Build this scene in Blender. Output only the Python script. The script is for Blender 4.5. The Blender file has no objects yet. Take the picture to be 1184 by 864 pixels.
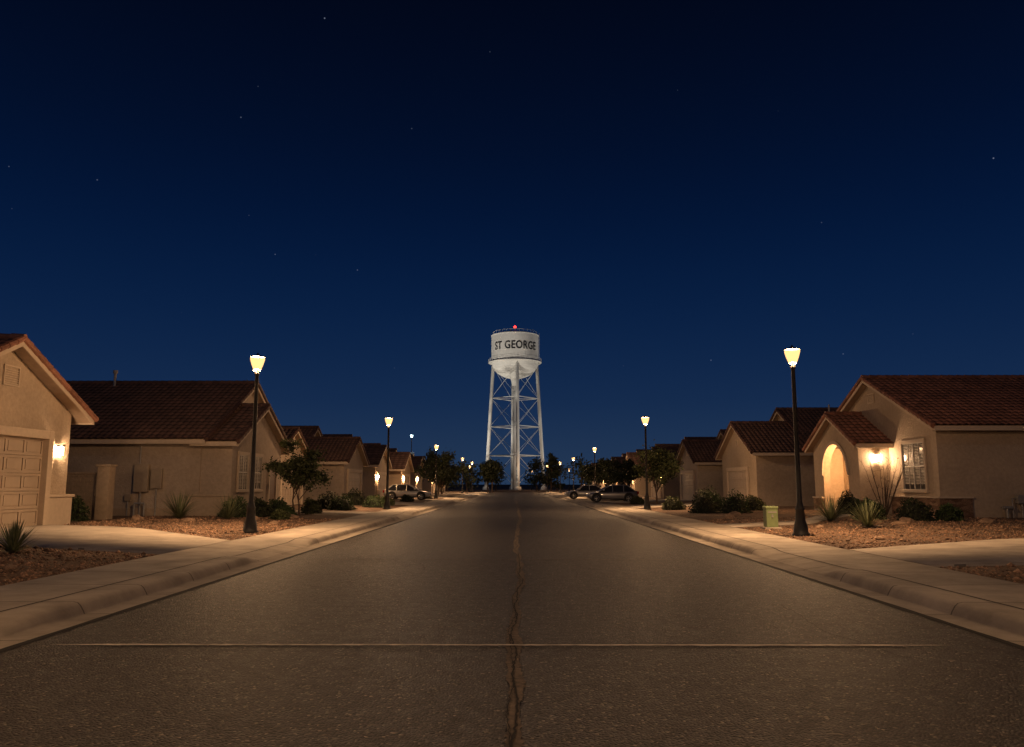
import bpy, bmesh, math, random
import numpy as np
from mathutils import Vector, Matrix
random.seed(7)
RNG = np.random.RandomState(11)
scene = bpy.context.scene
scene.view_settings.view_transform = 'Standard'
scene.view_settings.look = 'None'
scene.view_settings.exposure = 0

# ------------------------------------------------------------------ materials
def new_mat(name):
    m = bpy.data.materials.new(name); m.use_nodes = True
    nt = m.node_tree
    return m, nt, nt.nodes, nt.links, nt.nodes['Principled BSDF']

def pmat(name, c, rough=.8, var=.2, ns=6., ns2=.5, var2=.15, bump=.0, bs=60., metal=0., tint=False, spec=.5, coat=0.):
    m, nt, N, L, P = new_mat(name)
    tc = N.new('ShaderNodeTexCoord')
    n1 = N.new('ShaderNodeTexNoise'); n1.inputs['Scale'].default_value = ns; n1.inputs['Detail'].default_value = 3
    n2 = N.new('ShaderNodeTexNoise'); n2.inputs['Scale'].default_value = ns2; n2.inputs['Detail'].default_value = 3
    L.new(tc.outputs['Object'], n1.inputs['Vector']); L.new(tc.outputs['Object'], n2.inputs['Vector'])
    r1 = N.new('ShaderNodeMapRange'); r1.inputs[1].default_value = .3; r1.inputs[2].default_value = .7
    r1.inputs[3].default_value = 1 - var; r1.inputs[4].default_value = 1 + var
    r2 = N.new('ShaderNodeMapRange'); r2.inputs[1].default_value = .3; r2.inputs[2].default_value = .7
    r2.inputs[3].default_value = 1 - var2; r2.inputs[4].default_value = 1 + var2
    L.new(n1.outputs[0], r1.inputs[0]); L.new(n2.outputs[0], r2.inputs[0])
    mu = N.new('ShaderNodeMath'); mu.operation = 'MULTIPLY'
    L.new(r1.outputs[0], mu.inputs[0]); L.new(r2.outputs[0], mu.inputs[1])
    last = mu.outputs[0]
    if tint:
        at = N.new('ShaderNodeAttribute'); at.attribute_name = 'tint'
        m2 = N.new('ShaderNodeMath'); m2.operation = 'MULTIPLY'
        L.new(last, m2.inputs[0]); L.new(at.outputs['Fac'], m2.inputs[1]); last = m2.outputs[0]
    vm = N.new('ShaderNodeVectorMath'); vm.operation = 'SCALE'
    vm.inputs[0].default_value = c
    L.new(last, vm.inputs['Scale'])
    L.new(vm.outputs[0], P.inputs['Base Color'])
    P.inputs['Roughness'].default_value = rough
    P.inputs['Metallic'].default_value = metal
    P.inputs['Specular IOR Level'].default_value = spec
    P.inputs['Coat Weight'].default_value = coat
    if bump:
        nb = N.new('ShaderNodeTexNoise'); nb.inputs['Scale'].default_value = bs; nb.inputs['Detail'].default_value = 3
        L.new(tc.outputs['Object'], nb.inputs['Vector'])
        b = N.new('ShaderNodeBump'); b.inputs['Strength'].default_value = bump; b.inputs['Distance'].default_value = .02
        L.new(nb.outputs[0], b.inputs['Height']); L.new(b.outputs[0], P.inputs['Normal'])
    return m

def emat(name, c, s):
    m, nt, N, L, P = new_mat(name)
    P.inputs['Base Color'].default_value = (.8, .75, .6, 1)
    P.inputs['Emission Color'].default_value = (*c, 1)
    P.inputs['Emission Strength'].default_value = s
    return m

def glowglass(name, c, s, tr=.6):
    m = bpy.data.materials.new(name); m.use_nodes = True; N = m.node_tree.nodes; L = m.node_tree.links
    out = [n for n in N if n.type == 'OUTPUT_MATERIAL'][0]; N.remove(N['Principled BSDF'])
    t = N.new('ShaderNodeBsdfTransparent'); e = N.new('ShaderNodeEmission'); mx = N.new('ShaderNodeMixShader')
    e.inputs[0].default_value = (*c, 1); e.inputs[1].default_value = s; mx.inputs[0].default_value = 1 - tr
    L.new(t.outputs[0], mx.inputs[1]); L.new(e.outputs[0], mx.inputs[2]); L.new(mx.outputs[0], out.inputs[0])
    m.cycles.emission_sampling = 'NONE'
    return m

M = {}
LC = (1., .575, .28)
M['lampglass'] = glowglass('lamp_glass', (1., .52, .19), 2.3, .45)
M['coolglass'] = glowglass('cool_lamp_glass', (.6, .95, 1.), 5.0, .5)
M['sconceglass'] = emat('sconce_glass', (1., .62, .34), 300)
M['farsconce'] = emat('garage_light_glass', (1., .54, .24), 620)
M['porchglass'] = emat('porch_glass', (1., .52, .22), 800)
M['winlit'] = emat('lit_window', (1., .55, .22), .9)
M['red'] = emat('beacon_red', (1., .03, .02), 6)
M['black'] = pmat('black_iron', (.018, .017, .016), .45, .2, 12, metal=.3, bump=.1, bs=90)
M['brass'] = pmat('light_backplate', (.25, .18, .1), .5, .1, 12, metal=.3)
M['stuccoA'] = pmat('stucco_tan', (.41, .33, .245), .92, .10, 7, .35, .18, bump=.9, bs=14)
M['stuccoB'] = pmat('stucco_beige', (.39, .32, .25), .92, .10, 7, .35, .18, bump=.9, bs=14)
M['stuccoC'] = pmat('stucco_sand', (.36, .28, .20), .92, .10, 7, .35, .18, bump=.9, bs=14)
M['trim'] = pmat('trim_cream', (.52, .43, .33), .8, .06, 7, .5, .08, bump=.2, bs=30)
M['fascia'] = pmat('fascia_paint', (.34, .25, .18), .7, .1, 5, .6, .1)
M['garage'] = pmat('garage_door_paint', (.42, .34, .26), .6, .04, 4, .6, .06)
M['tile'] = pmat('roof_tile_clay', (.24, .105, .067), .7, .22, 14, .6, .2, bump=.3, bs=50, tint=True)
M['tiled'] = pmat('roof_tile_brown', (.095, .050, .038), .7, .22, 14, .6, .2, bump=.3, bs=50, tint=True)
M['glass'] = pmat('window_glass', (.02, .022, .028), .08, .1, 2)
M['blind'] = pmat('window_blind', (.42, .38, .32), .6, .05, 5)
M['frame'] = pmat('window_frame', (.50, .46, .4), .5, .05, 5)
M['metal'] = pmat('galvanised_metal', (.34, .33, .31), .5, .15, 10, metal=.4)
M['boxtan'] = pmat('utility_paint', (.33, .27, .2), .6, .08, 8)
M['green'] = pmat('utility_green', (.17, .22, .10), .6, .1, 8)
M['bark'] = pmat('bark', (.085, .055, .038), .9, .3, 20, bump=.8, bs=40)
M['white'] = pmat('tower_white_paint', (.72, .72, .69), .6, .05, .6, .12, .14)
M['letter'] = pmat('letter_black', (.015, .016, .02), .6, .1, 2)
M['door'] = pmat('door_wood', (.13, .065, .035), .5, .2, 6)
M['rubber'] = pmat('tyre_rubber', (.02, .02, .02), .85, .1, 20)
M['rim'] = pmat('alloy_rim', (.5, .5, .5), .3, .05, 10, metal=.8)
M['silver'] = pmat('car_paint_silver', (.36, .36, .36), .32, .03, 2, metal=.35, coat=.6)
M['grey'] = pmat('car_paint_grey', (.2, .2, .21), .32, .03, 2, metal=.35, coat=.6)
M['tail'] = pmat('tail_light', (.3, .01, .01), .2, .1, 5)
M['head'] = pmat('head_light', (.7, .7, .68), .1, .05, 5)
M['rock'] = pmat('rock', (.27, .18, .12), .9, .3, 8, bump=.6, bs=30)
M['pebble'] = pmat('pebbles', (.27, .165, .105), .9, .45, 25, .8, .2, tint=True)

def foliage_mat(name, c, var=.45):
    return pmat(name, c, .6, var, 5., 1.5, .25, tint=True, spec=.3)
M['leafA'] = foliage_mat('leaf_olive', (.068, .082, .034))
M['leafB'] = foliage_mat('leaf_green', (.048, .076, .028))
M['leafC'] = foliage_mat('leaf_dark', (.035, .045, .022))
M['blade'] = foliage_mat('blade_greygreen', (.15, .17, .09), .3)
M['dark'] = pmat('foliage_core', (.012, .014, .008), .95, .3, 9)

def stone_mat():
    m, nt, N, L, P = new_mat('stone_veneer')
    tc = N.new('ShaderNodeTexCoord')
    mp = N.new('ShaderNodeMapping'); mp.inputs['Scale'].default_value = (3.2, 3.2, 8)
    L.new(tc.outputs['Object'], mp.inputs[0])
    v = N.new('ShaderNodeTexVoronoi'); v.inputs['Scale'].default_value = 1.
    L.new(mp.outputs[0], v.inputs['Vector'])
    v2 = N.new('ShaderNodeTexVoronoi'); v2.feature = 'DISTANCE_TO_EDGE'
    L.new(mp.outputs[0], v2.inputs['Vector'])
    cr = N.new('ShaderNodeValToRGB')
    cr.color_ramp.elements[0].color = (.19, .095, .055, 1); cr.color_ramp.elements[1].color = (.5, .33, .22, 1)
    L.new(v.outputs['Color'], cr.inputs[0])
    r = N.new('ShaderNodeMapRange'); r.inputs[1].default_value = 0; r.inputs[2].default_value = .12
    r.inputs[3].default_value = .25; r.inputs[4].default_value = 1
    L.new(v2.outputs[0], r.inputs[0])
    vm = N.new('ShaderNodeVectorMath'); vm.operation = 'SCALE'
    L.new(cr.outputs[0], vm.inputs[0]); L.new(r.outputs[0], vm.inputs['Scale'])
    L.new(vm.outputs[0], P.inputs['Base Color']); P.inputs['Roughness'].default_value = .9
    b = N.new('ShaderNodeBump'); b.inputs['Distance'].default_value = .04
    L.new(r.outputs[0], b.inputs['Height']); L.new(b.outputs[0], P.inputs['Normal'])
    return m
M['stone'] = stone_mat()

def asphalt_mat():
    m, nt, N, L, P = new_mat('asphalt')
    tc = N.new('ShaderNodeTexCoord')
    v = N.new('ShaderNodeTexVoronoi'); v.inputs['Scale'].default_value = 46
    L.new(tc.outputs['Object'], v.inputs['Vector'])
    n = N.new('ShaderNodeTexNoise'); n.inputs['Scale'].default_value = .5; n.inputs['Detail'].default_value = 5; n.inputs['Roughness'].default_value = .62
    mp = N.new('ShaderNodeMapping'); mp.inputs['Scale'].default_value = (1.1, .35, 1)
    L.new(tc.outputs['Object'], mp.inputs[0]); L.new(mp.outputs[0], n.inputs['Vector'])
    n3 = N.new('ShaderNodeTexNoise'); n3.inputs['Scale'].default_value = 5; n3.inputs['Detail'].default_value = 5; n3.inputs['Roughness'].default_value = .7
    L.new(tc.outputs['Object'], n3.inputs['Vector'])
    cr = N.new('ShaderNodeValToRGB')
    cr.color_ramp.elements[0].color = (.007, .006, .005, 1); cr.color_ramp.elements[1].color = (.30, .25, .20, 1)
    e = cr.color_ramp.elements.new(.6); e.color = (.019, .0165, .014, 1)
    e = cr.color_ramp.elements.new(.8); e.color = (.044, .037, .030, 1)
    L.new(v.outputs['Color'], cr.inputs[0])
    r = N.new('ShaderNodeMapRange'); r.inputs[1].default_value = .3; r.inputs[2].default_value = .7
    r.inputs[3].default_value = .78; r.inputs[4].default_value = 1.2
    L.new(n.outputs[0], r.inputs[0])
    r3 = N.new('ShaderNodeMapRange'); r3.inputs[1].default_value = .3; r3.inputs[2].default_value = .7
    r3.inputs[3].default_value = .65; r3.inputs[4].default_value = 1.3
    L.new(n3.outputs[0], r3.inputs[0])
    mu = N.new('ShaderNodeMath'); mu.operation = 'MULTIPLY'
    L.new(r.outputs[0], mu.inputs[0]); L.new(r3.outputs[0], mu.inputs[1])
    vm = N.new('ShaderNodeVectorMath'); vm.operation = 'SCALE'
    L.new(cr.outputs[0], vm.inputs[0]); L.new(mu.outputs[0], vm.inputs['Scale'])
    L.new(vm.outputs[0], P.inputs['Base Color'])
    rr = N.new('ShaderNodeMapRange'); rr.inputs[1].default_value = .3; rr.inputs[2].default_value = .7
    rr.inputs[3].default_value = .46; rr.inputs[4].default_value = .62
    L.new(n3.outputs[0], rr.inputs[0]); L.new(rr.outputs[0], P.inputs['Roughness'])
    P.inputs['Specular IOR Level'].default_value = .40
    sc = N.new('ShaderNodeSeparateColor'); L.new(v.outputs['Color'], sc.inputs[0])
    ms = N.new('ShaderNodeMath'); ms.operation = 'SUBTRACT'; L.new(sc.outputs[1], ms.inputs[0]); L.new(v.outputs['Distance'], ms.inputs[1])
    b = N.new('ShaderNodeBump'); b.inputs['Strength'].default_value = 1.; b.inputs['Distance'].default_value = .014
    L.new(ms.outputs[0], b.inputs['Height']); L.new(b.outputs[0], P.inputs['Normal'])
    return m
M['asphalt'] = asphalt_mat()

def concrete_mat(name, c, period):
    m, nt, N, L, P = new_mat(name)
    tc = N.new('ShaderNodeTexCoord')
    sx = N.new('ShaderNodeSeparateXYZ'); L.new(tc.outputs['Object'], sx.inputs[0])
    d = N.new('ShaderNodeMath'); d.operation = 'DIVIDE'; d.inputs[1].default_value = period; L.new(sx.outputs['Y'], d.inputs[0])
    fr = N.new('ShaderNodeMath'); fr.operation = 'FRACT'; L.new(d.outputs[0], fr.inputs[0])
    pp = N.new('ShaderNodeMath'); pp.operation = 'GREATER_THAN'; pp.inputs[1].default_value = .03 / period; L.new(fr.outputs[0], pp.inputs[0])
    fl = N.new('ShaderNodeMath'); fl.operation = 'FLOOR'; L.new(d.outputs[0], fl.inputs[0])
    wn = N.new('ShaderNodeTexWhiteNoise'); wn.noise_dimensions = '1D'; L.new(fl.outputs[0], wn.inputs['W'])
    rs = N.new('ShaderNodeMapRange'); rs.inputs[3].default_value = .84; rs.inputs[4].default_value = 1.1; L.new(wn.outputs[0], rs.inputs[0])
    mj = N.new('ShaderNodeMapRange'); mj.inputs[3].default_value = .35; mj.inputs[4].default_value = 1; L.new(pp.outputs[0], mj.inputs[0])
    n = N.new('ShaderNodeTexNoise'); n.inputs['Scale'].default_value = 1.1; n.inputs['Detail'].default_value = 6; n.inputs['Roughness'].default_value = .65
    L.new(tc.outputs['Object'], n.inputs['Vector'])
    r = N.new('ShaderNodeMapRange'); r.inputs[1].default_value = .3; r.inputs[2].default_value = .7
    r.inputs[3].default_value = .62; r.inputs[4].default_value = 1.2; L.new(n.outputs[0], r.inputs[0])
    a = N.new('ShaderNodeMath'); a.operation = 'MULTIPLY'; L.new(rs.outputs[0], a.inputs[0]); L.new(mj.outputs[0], a.inputs[1])
    b_ = N.new('ShaderNodeMath'); b_.operation = 'MULTIPLY'; L.new(a.outputs[0], b_.inputs[0]); L.new(r.outputs[0], b_.inputs[1])
    vm = N.new('ShaderNodeVectorMath'); vm.operation = 'SCALE'; vm.inputs[0].default_value = c
    L.new(b_.outputs[0], vm.inputs['Scale']); L.new(vm.outputs[0], P.inputs['Base Color'])
    P.inputs['Roughness'].default_value = .85
    nb = N.new('ShaderNodeTexNoise'); nb.inputs['Scale'].default_value = 70; L.new(tc.outputs['Object'], nb.inputs['Vector'])
    b = N.new('ShaderNodeBump'); b.inputs['Strength'].default_value = .35; b.inputs['Distance'].default_value = .01
    L.new(nb.outputs[0], b.inputs['Height']); L.new(b.outputs[0], P.inputs['Normal'])
    return m
M['concrete'] = concrete_mat('concrete_walk', (.40, .35, .29), 1.8)
M['drive'] = concrete_mat('concrete_drive', (.43, .38, .32), 3.1)

def gravel_mat():
    m, nt, N, L, P = new_mat('desert_gravel')
    tc = N.new('ShaderNodeTexCoord')
    v = N.new('ShaderNodeTexVoronoi'); v.inputs['Scale'].default_value = 22
    L.new(tc.outputs['Object'], v.inputs['Vector'])
    n = N.new('ShaderNodeTexNoise'); n.inputs['Scale'].default_value = .8; n.inputs['Detail'].default_value = 5
    L.new(tc.outputs['Object'], n.inputs['Vector'])
    cr = N.new('ShaderNodeValToRGB')
    cr.color_ramp.elements[0].color = (.06, .033, .019, 1); cr.color_ramp.elements[1].color = (.29, .185, .12, 1)
    L.new(v.outputs['Color'], cr.inputs[0])
    r = N.new('ShaderNodeMapRange'); r.inputs[1].default_value = .3; r.inputs[2].default_value = .7
    r.inputs[3].default_value = .5; r.inputs[4].default_value = 1.2; L.new(n.outputs[0], r.inputs[0])
    vm = N.new('ShaderNodeVectorMath'); vm.operation = 'SCALE'
    L.new(cr.outputs[0], vm.inputs[0]); L.new(r.outputs[0], vm.inputs['Scale'])
    L.new(vm.outputs[0], P.inputs['Base Color']); P.inputs['Roughness'].default_value = .92
    b = N.new('ShaderNodeBump'); b.inputs['Strength'].default_value = 1; b.inputs['Distance'].default_value = .04; b.invert = True
    L.new(v.outputs['Distance'], b.inputs['Height']); L.new(b.outputs[0], P.inputs['Normal'])
    return m
M['gravel'] = gravel_mat()
M['seal'] = pmat('crack_sealant', (.125, .095, .07), .8, .45, 14, 1, .25, bump=.5, bs=50)
M['crack'] = pmat('crack_dark', (.008, .007, .006), .9, .2, 10)
M['linepaint'] = pmat('worn_joint', (.62, .56, .48), .8, .4, 5, .6, .3)

# ------------------------------------------------------------------ mesh builder
COL = scene.collection
def empty(name, loc=(0, 0, 0), rz=0.):
    e = bpy.data.objects.new(name, None); e.empty_display_size = .3
    e.location = loc; e.rotation_euler = (0, 0, rz); COL.objects.link(e); return e

def attach(o, par, world=True):
    o.parent = par
    if world: o.matrix_parent_inverse = Matrix.Translation(par.location).inverted()

class MB:
    def __init__(s): s.v = []; s.f = []
    def add(s, vs, fs):
        k = len(s.v); s.v += [tuple(x) for x in vs]; s.f += [tuple(i + k for i in f) for f in fs]
    HEX = [(0, 1, 2, 3), (7, 6, 5, 4), (0, 4, 5, 1), (1, 5, 6, 2), (2, 6, 7, 3), (3, 7, 4, 0)]
    def box(s, x0, x1, y0, y1, z0, z1):
        s.add([(x0, y0, z0), (x0, y1, z0), (x1, y1, z0), (x1, y0, z0), (x0, y0, z1), (x0, y1, z1), (x1, y1, z1), (x1, y0, z1)], s.HEX)
    def hexa(s, vs): s.add(vs, s.HEX)
    def fbox(s, F, u0, u1, z0, z1, n0, n1):
        o, u, n = F; Z = Vector((0, 0, 1))
        P = lambda a, b, c: o + u * a + Z * b + n * c
        s.add([P(u0, z0, n0), P(u1, z0, n0), P(u1, z1, n0), P(u0, z1, n0), P(u0, z0, n1), P(u1, z0, n1), P(u1, z1, n1), P(u0, z1, n1)], s.HEX)
    def cyl(s, p, q, r0, r1=None, n=8, cap=True):
        if r1 is None: r1 = r0
        p = Vector(p); q = Vector(q); d = (q - p)
        if d.length < 1e-6: return
        d.normalize(); a = Vector((0, 0, 1)) if abs(d.z) < .9 else Vector((1, 0, 0))
        u = d.cross(a).normalized(); w = d.cross(u)
        vs = []
        for c, r in ((p, r0), (q, r1)):
            for i in range(n):
                t = 2 * math.pi * i / n; vs.append(c + u * (r * math.cos(t)) + w * (r * math.sin(t)))
        fs = [(i, (i + 1) % n, n + (i + 1) % n, n + i) for i in range(n)]
        if cap: fs += [tuple(range(n))[::-1], tuple(range(n, 2 * n))]
        s.add(vs, fs)
    def revolve(s, prof, n=24, c=(0, 0), ph=0, caps=True):
        vs = []; fs = []
        for r, z in prof:
            for i in range(n):
                t = 2 * math.pi * i / n + ph; vs.append((c[0] + r * math.cos(t), c[1] + r * math.sin(t), z))
        for j in range(len(prof) - 1):
            for i in range(n):
                fs.append((j * n + i, j * n + (i + 1) % n, (j + 1) * n + (i + 1) % n, (j + 1) * n + i))
        if caps:
            fs.append(tuple(range(n))[::-1]); m = (len(prof) - 1) * n; fs.append(tuple(range(m, m + n)))
        s.add(vs, fs)
    def prism_x(s, prof, x0, x1):
        n = len(prof)
        vs = [(x0, y, z) for y, z in prof] + [(x1, y, z) for y, z in prof]
        fs = [tuple(range(n))[::-1], tuple(range(n, 2 * n))] + [(i, (i + 1) % n, n + (i + 1) % n, n + i) for i in range(n)]
        s.add(vs, fs)
    def obj(s, name, mat, par=None, world=True, smooth=False, bevel=0., recalc=True):
        me = bpy.data.meshes.new(name); me.from_pydata(s.v, [], s.f); me.update()
        if recalc:
            bm = bmesh.new(); bm.from_mesh(me); bmesh.ops.recalc_face_normals(bm, faces=bm.faces); bm.to_mesh(me); bm.free()
        if smooth:
            for p in me.polygons: p.use_smooth = True
        me.materials.append(mat)
        o = bpy.data.objects.new(name, me); COL.objects.link(o)
        if bevel:
            b = o.modifiers.new('bevel', 'BEVEL'); b.width = bevel; b.segments = 2; b.limit_method = 'ANGLE'
        if par is not None: attach(o, par, world)
        return o

def np_obj(name, V, Fq, mat, par=None, world=True, tint=None, smooth=False):
    me = bpy.data.meshes.new(name)
    V = np.asarray(V, dtype=np.float32); Fq = np.asarray(Fq, dtype=np.int32)
    k = Fq.shape[1]
    me.vertices.add(len(V)); me.vertices.foreach_set('co', V.ravel())
    me.loops.add(Fq.size); me.loops.foreach_set('vertex_index', Fq.ravel())
    me.polygons.add(len(Fq)); me.polygons.foreach_set('loop_start', np.arange(0, Fq.size, k, dtype=np.int32))
    if smooth: me.polygons.foreach_set('use_smooth', np.ones(len(Fq), dtype=bool))
    me.update(calc_edges=True); me.validate()
    if tint is not None:
        a = me.attributes.new('tint', 'FLOAT', 'FACE'); a.data.foreach_set('value', np.asarray(tint, dtype=np.float32))
    me.materials.append(mat)
    o = bpy.data.objects.new(name, me); COL.objects.link(o)
    if par is not None: attach(o, par, world)
    return o

def sm(a, b, t):
    t = max(0., min(1., (t - a) / (b - a))); return t * t * (3 - 2 * t)

def gz(x, y=50):
    ax = abs(x)
    if ax < 7.76: return -.06
    z = .13 + .17 * min(1, (ax - 7.8) / 5.2)
    if y > 154: z = z + (-.06 - z) * min(1, (y - 154) / 3)
    return z

# ------------------------------------------------------------------ ground
def ground():
    xs = [-3000, -400, -120, -60, -30, -13, -10, -7.78, -7.74, 0, 7.74, 7.78, 10, 13, 30, 60, 120, 400, 3000]
    ys = [-400, -60, 0, 40, 80, 120, 154, 157, 200, 400, 1000, 4000]
    V = [(x, y, gz(x, y)) for y in ys for x in xs]
    n = len(xs)
    F = [(j * n + i, j * n + i + 1, (j + 1) * n + i + 1, (j + 1) * n + i) for j in range(len(ys) - 1) for i in range(n - 1)]
    np_obj('ground', V, F, M['gravel'])
ground()

mb = MB()
mb.add([(-5.4, -60, 0), (5.4, -60, 0), (5.4, 157, 0), (-5.4, 157, 0)], [(0, 1, 2, 3)])
mb.add([(-200, 157, 0), (200, 157, 0), (200, 168, 0), (-200, 168, 0)], [(0, 1, 2, 3)])
mb.obj('road', M['asphalt'])

DL = [(18.2, 22.2), (40.0, 44.5), (61, 66), (76, 81), (91, 96), (107, 112), (123, 128), (139, 144), (4, 9)]
DR = [(15.6, 19.2), (53.5, 58.5), (67.5, 72), (81, 86), (96, 101), (112, 117), (128, 133), (142, 147), (-4, 1)]
def cut(y, D):
    k = 1.
    for a, b in D:
        if a - .9 < y < b + .9:
            k = min(k, 1 - min(sm(a - .9, a, y), 1 - sm(b, b + .9, y)))
    return k
def sidewalk(sgn, D, name):
    ys = sorted(set([-60., 157.] + list(np.arange(-10, 75, .3)) + list(np.arange(75, 157, .6))))
    V = []
    for y in ys:
        k = cut(y, D)
        h = .035 + .115 * k
        pr = [(5.30, .006), (5.31, .010), (5.70, .004), (5.715, .02 + .02 * k), (5.76, .75 * h), (5.80, h + .0), (5.86, h + .012), (6.3, .11 + .05 * k), (7.82, .172), (7.82, -.1)]
        V += [(sgn * x, y, z) for x, z in pr]
    n = 10
    F = []
    for j in range(len(ys) - 1):
        for i in range(n - 1):
            q = (j * n + i, j * n + i + 1, (j + 1) * n + i + 1, (j + 1) * n + i)
            F.append(q if sgn > 0 else q[::-1])
    o = np_obj('sidewalk', V, F, M['concrete'])
    V = []; F = []
    for j, y in enumerate(ys):
        k = cut(y, D); zc = .11 + .05 * k + .004
        V += [(sgn * 6.27, y, zc), (sgn * 6.305, y, zc)]
    for j in range(len(ys) - 1):
        q = (2 * j, 2 * j + 1, 2 * j + 3, 2 * j + 2); F.append(q if sgn > 0 else q[::-1])
    g1 = np_obj('walk_groove', V, F, M['crack'], o)
    V = []; F = []; rr = random.Random(5)
    for j, y in enumerate(ys):
        a = rr.uniform(.0, .05); V += [(sgn * (5.255 - a * .6), y, .0045), (sgn * (5.32 + a * .3), y, .0145)]
    for j in range(len(ys) - 1):
        q = (2 * j, 2 * j + 1, 2 * j + 3, 2 * j + 2); F.append(q if sgn > 0 else q[::-1])
    np_obj('gutter_seam', V, F, M['crack'], o)
    return o
sidewalk(-1, DL, 'sidewalk'); sidewalk(1, DR, 'sidewalk')

def driveway(sgn, pts, name='driveway'):
    V = []; F = []
    P = []
    for (xa, a0, a1), (xb, b0, b1) in zip(pts[:-1], pts[1:]):
        for t in np.linspace(0, 1, 7)[(0 if not P else 1):]:
            P.append((xa + (xb - xa) * t, a0 + (b0 - a0) * t, a1 + (b1 - a1) * t))
    for x, a, b in P:
        zz = gz(x) + .045
        V += [(sgn * x, a, zz - .08), (sgn * x, a, zz), (sgn * x, b, zz), (sgn * x, b, zz - .08)]
    for j in range(len(P) - 1):
        for i in range(3):
            F.append((j * 4 + i, j * 4 + i + 1, (j + 1) * 4 + i + 1, (j + 1) * 4 + i))
    o = np_obj(name, V, F, M['drive'])
    bm = bmesh.new(); bm.from_mesh(o.data); bmesh.ops.recalc_face_normals(bm, faces=bm.faces)
    if sum(f.normal.z for f in bm.faces) < 0: bmesh.ops.reverse_faces(bm, faces=bm.faces)
    bm.to_mesh(o.data); bm.free()
driveway(-1, [(7.83, 18.2, 22.2), (12, 19.0, 25.8), (16.1, 20.8, 27.4)])
driveway(-1, [(7.83, 40.0, 44.5), (12.9, 40.2, 43.4)])
driveway(1, [(7.83, 15.6, 19.2), (12, 15.0, 20.6), (20, 14.5, 22.0)])
driveway(1, [(7.83, 29.6, 31.4), (11, 30.2, 31.8), (14.5, 35.5, 37.5), (16.9, 40.0, 43.0)], 'footpath')
driveway(1, [(7.83, 53.5, 58.5), (15.9, 53.5, 59.5)])

# cracks and joints on the road
def strip(name, pts, widths, z, mat, axis='y'):
    V = []; F = []
    for (x, y), (wl, wr) in zip(pts, widths):
        if axis == 'y': V += [(x - wl, y, z), (x + wr, y, z)]
        else: V += [(x, y + wl, z), (x, y - wr, z)]
    for j in range(len(pts) - 1):
        F.append((2 * j, 2 * j + 1, 2 * j + 3, 2 * j + 2) if axis == 'y' else (2 * j + 1, 2 * j + 3, 2 * j + 2, 2 * j))
    return np_obj(name, V, F, mat)
ys = list(np.arange(2.5, 22, .07)) + list(np.arange(22, 80, .25))
pts = []; wid = []; wid2 = []; x = .04; dx = 0
for y in ys:
    dx = dx * .85 + random.uniform(-.003, .003); x = x * .98 + .0008 + dx
    pts.append((x + .010 * math.sin(y * 2.3), y))
    b = .060 + .014 * math.sin(y * .9) + .010 * math.sin(y * 3.7)
    wid.append((b + random.uniform(-.016, .016), b + random.uniform(-.016, .016)))
    wid2.append((.004 + random.uniform(0, .008), .004 + random.uniform(0, .008)))
strip('road_crack_seal', pts, wid, .005, M['seal'])
pts2 = [(p[0] + .026 * math.sin(p[1] * 3.1 + 1) + random.uniform(-.008, .008), p[1]) for p in pts]
strip('road_crack', pts2, wid2, .010, M['crack'])
pts2 = [(p[0] - .03 + .02 * math.sin(p[1] * 2.1 + 4) + random.uniform(-.01, .01), p[1]) for p in pts if p[1] < 16]
strip('road_crack', pts2, [(a * .5, b * .5) for a, b in wid2[:len(pts2)]], .012, M['crack'])
for yy, w in ((8.75, .036), (18.4, .03), (27, .035), (39, .05)):
    xs = np.arange(-5.0, 5.01, .08) if yy > 10 else np.arange(-4.95, 4.6, .06)
    dd = 0; pp = []; ww = []
    for xx in xs:
        dd = dd * .95 + random.uniform(-.003, .003)
        f = min(1, (xx - xs[0]) / .8 + .1, (xs[-1] - xx) / .8 + .1)
        pp.append((xx, yy + dd)); ww.append((w * f * random.uniform(.6, 1.1), w * f * random.uniform(.5, 1.1)))
    strip('road_joint', pp, ww, .015, M['linepaint'] if yy < 10 else M['seal'], 'x')
    strip('road_joint_crack', [(a, b + w + .012) for a, b in pp], [(.010, .010)] * len(pp), .005, M['crack'], 'x')
for k in range(9):
    x = random.uniform(-4, 4); y = random.uniform(6, 30); ang = random.uniform(0, 6.28); pp = []
    for i in range(60):
        ang += random.uniform(-.35, .35); x += .06 * math.cos(ang); y += .06 * math.sin(ang)
        pp.append((x, y))
    V = []; F = []
    for i, (a, b) in enumerate(pp):
        V += [(a - .004, b - .004, .004), (a + .004, b + .004, .004)]
    F = [(2 * i, 2 * i + 1, 2 * i + 3, 2 * i + 2) for i in range(len(pp) - 1)]
    np_obj('road_crack', V, F, M['crack'])

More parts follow.
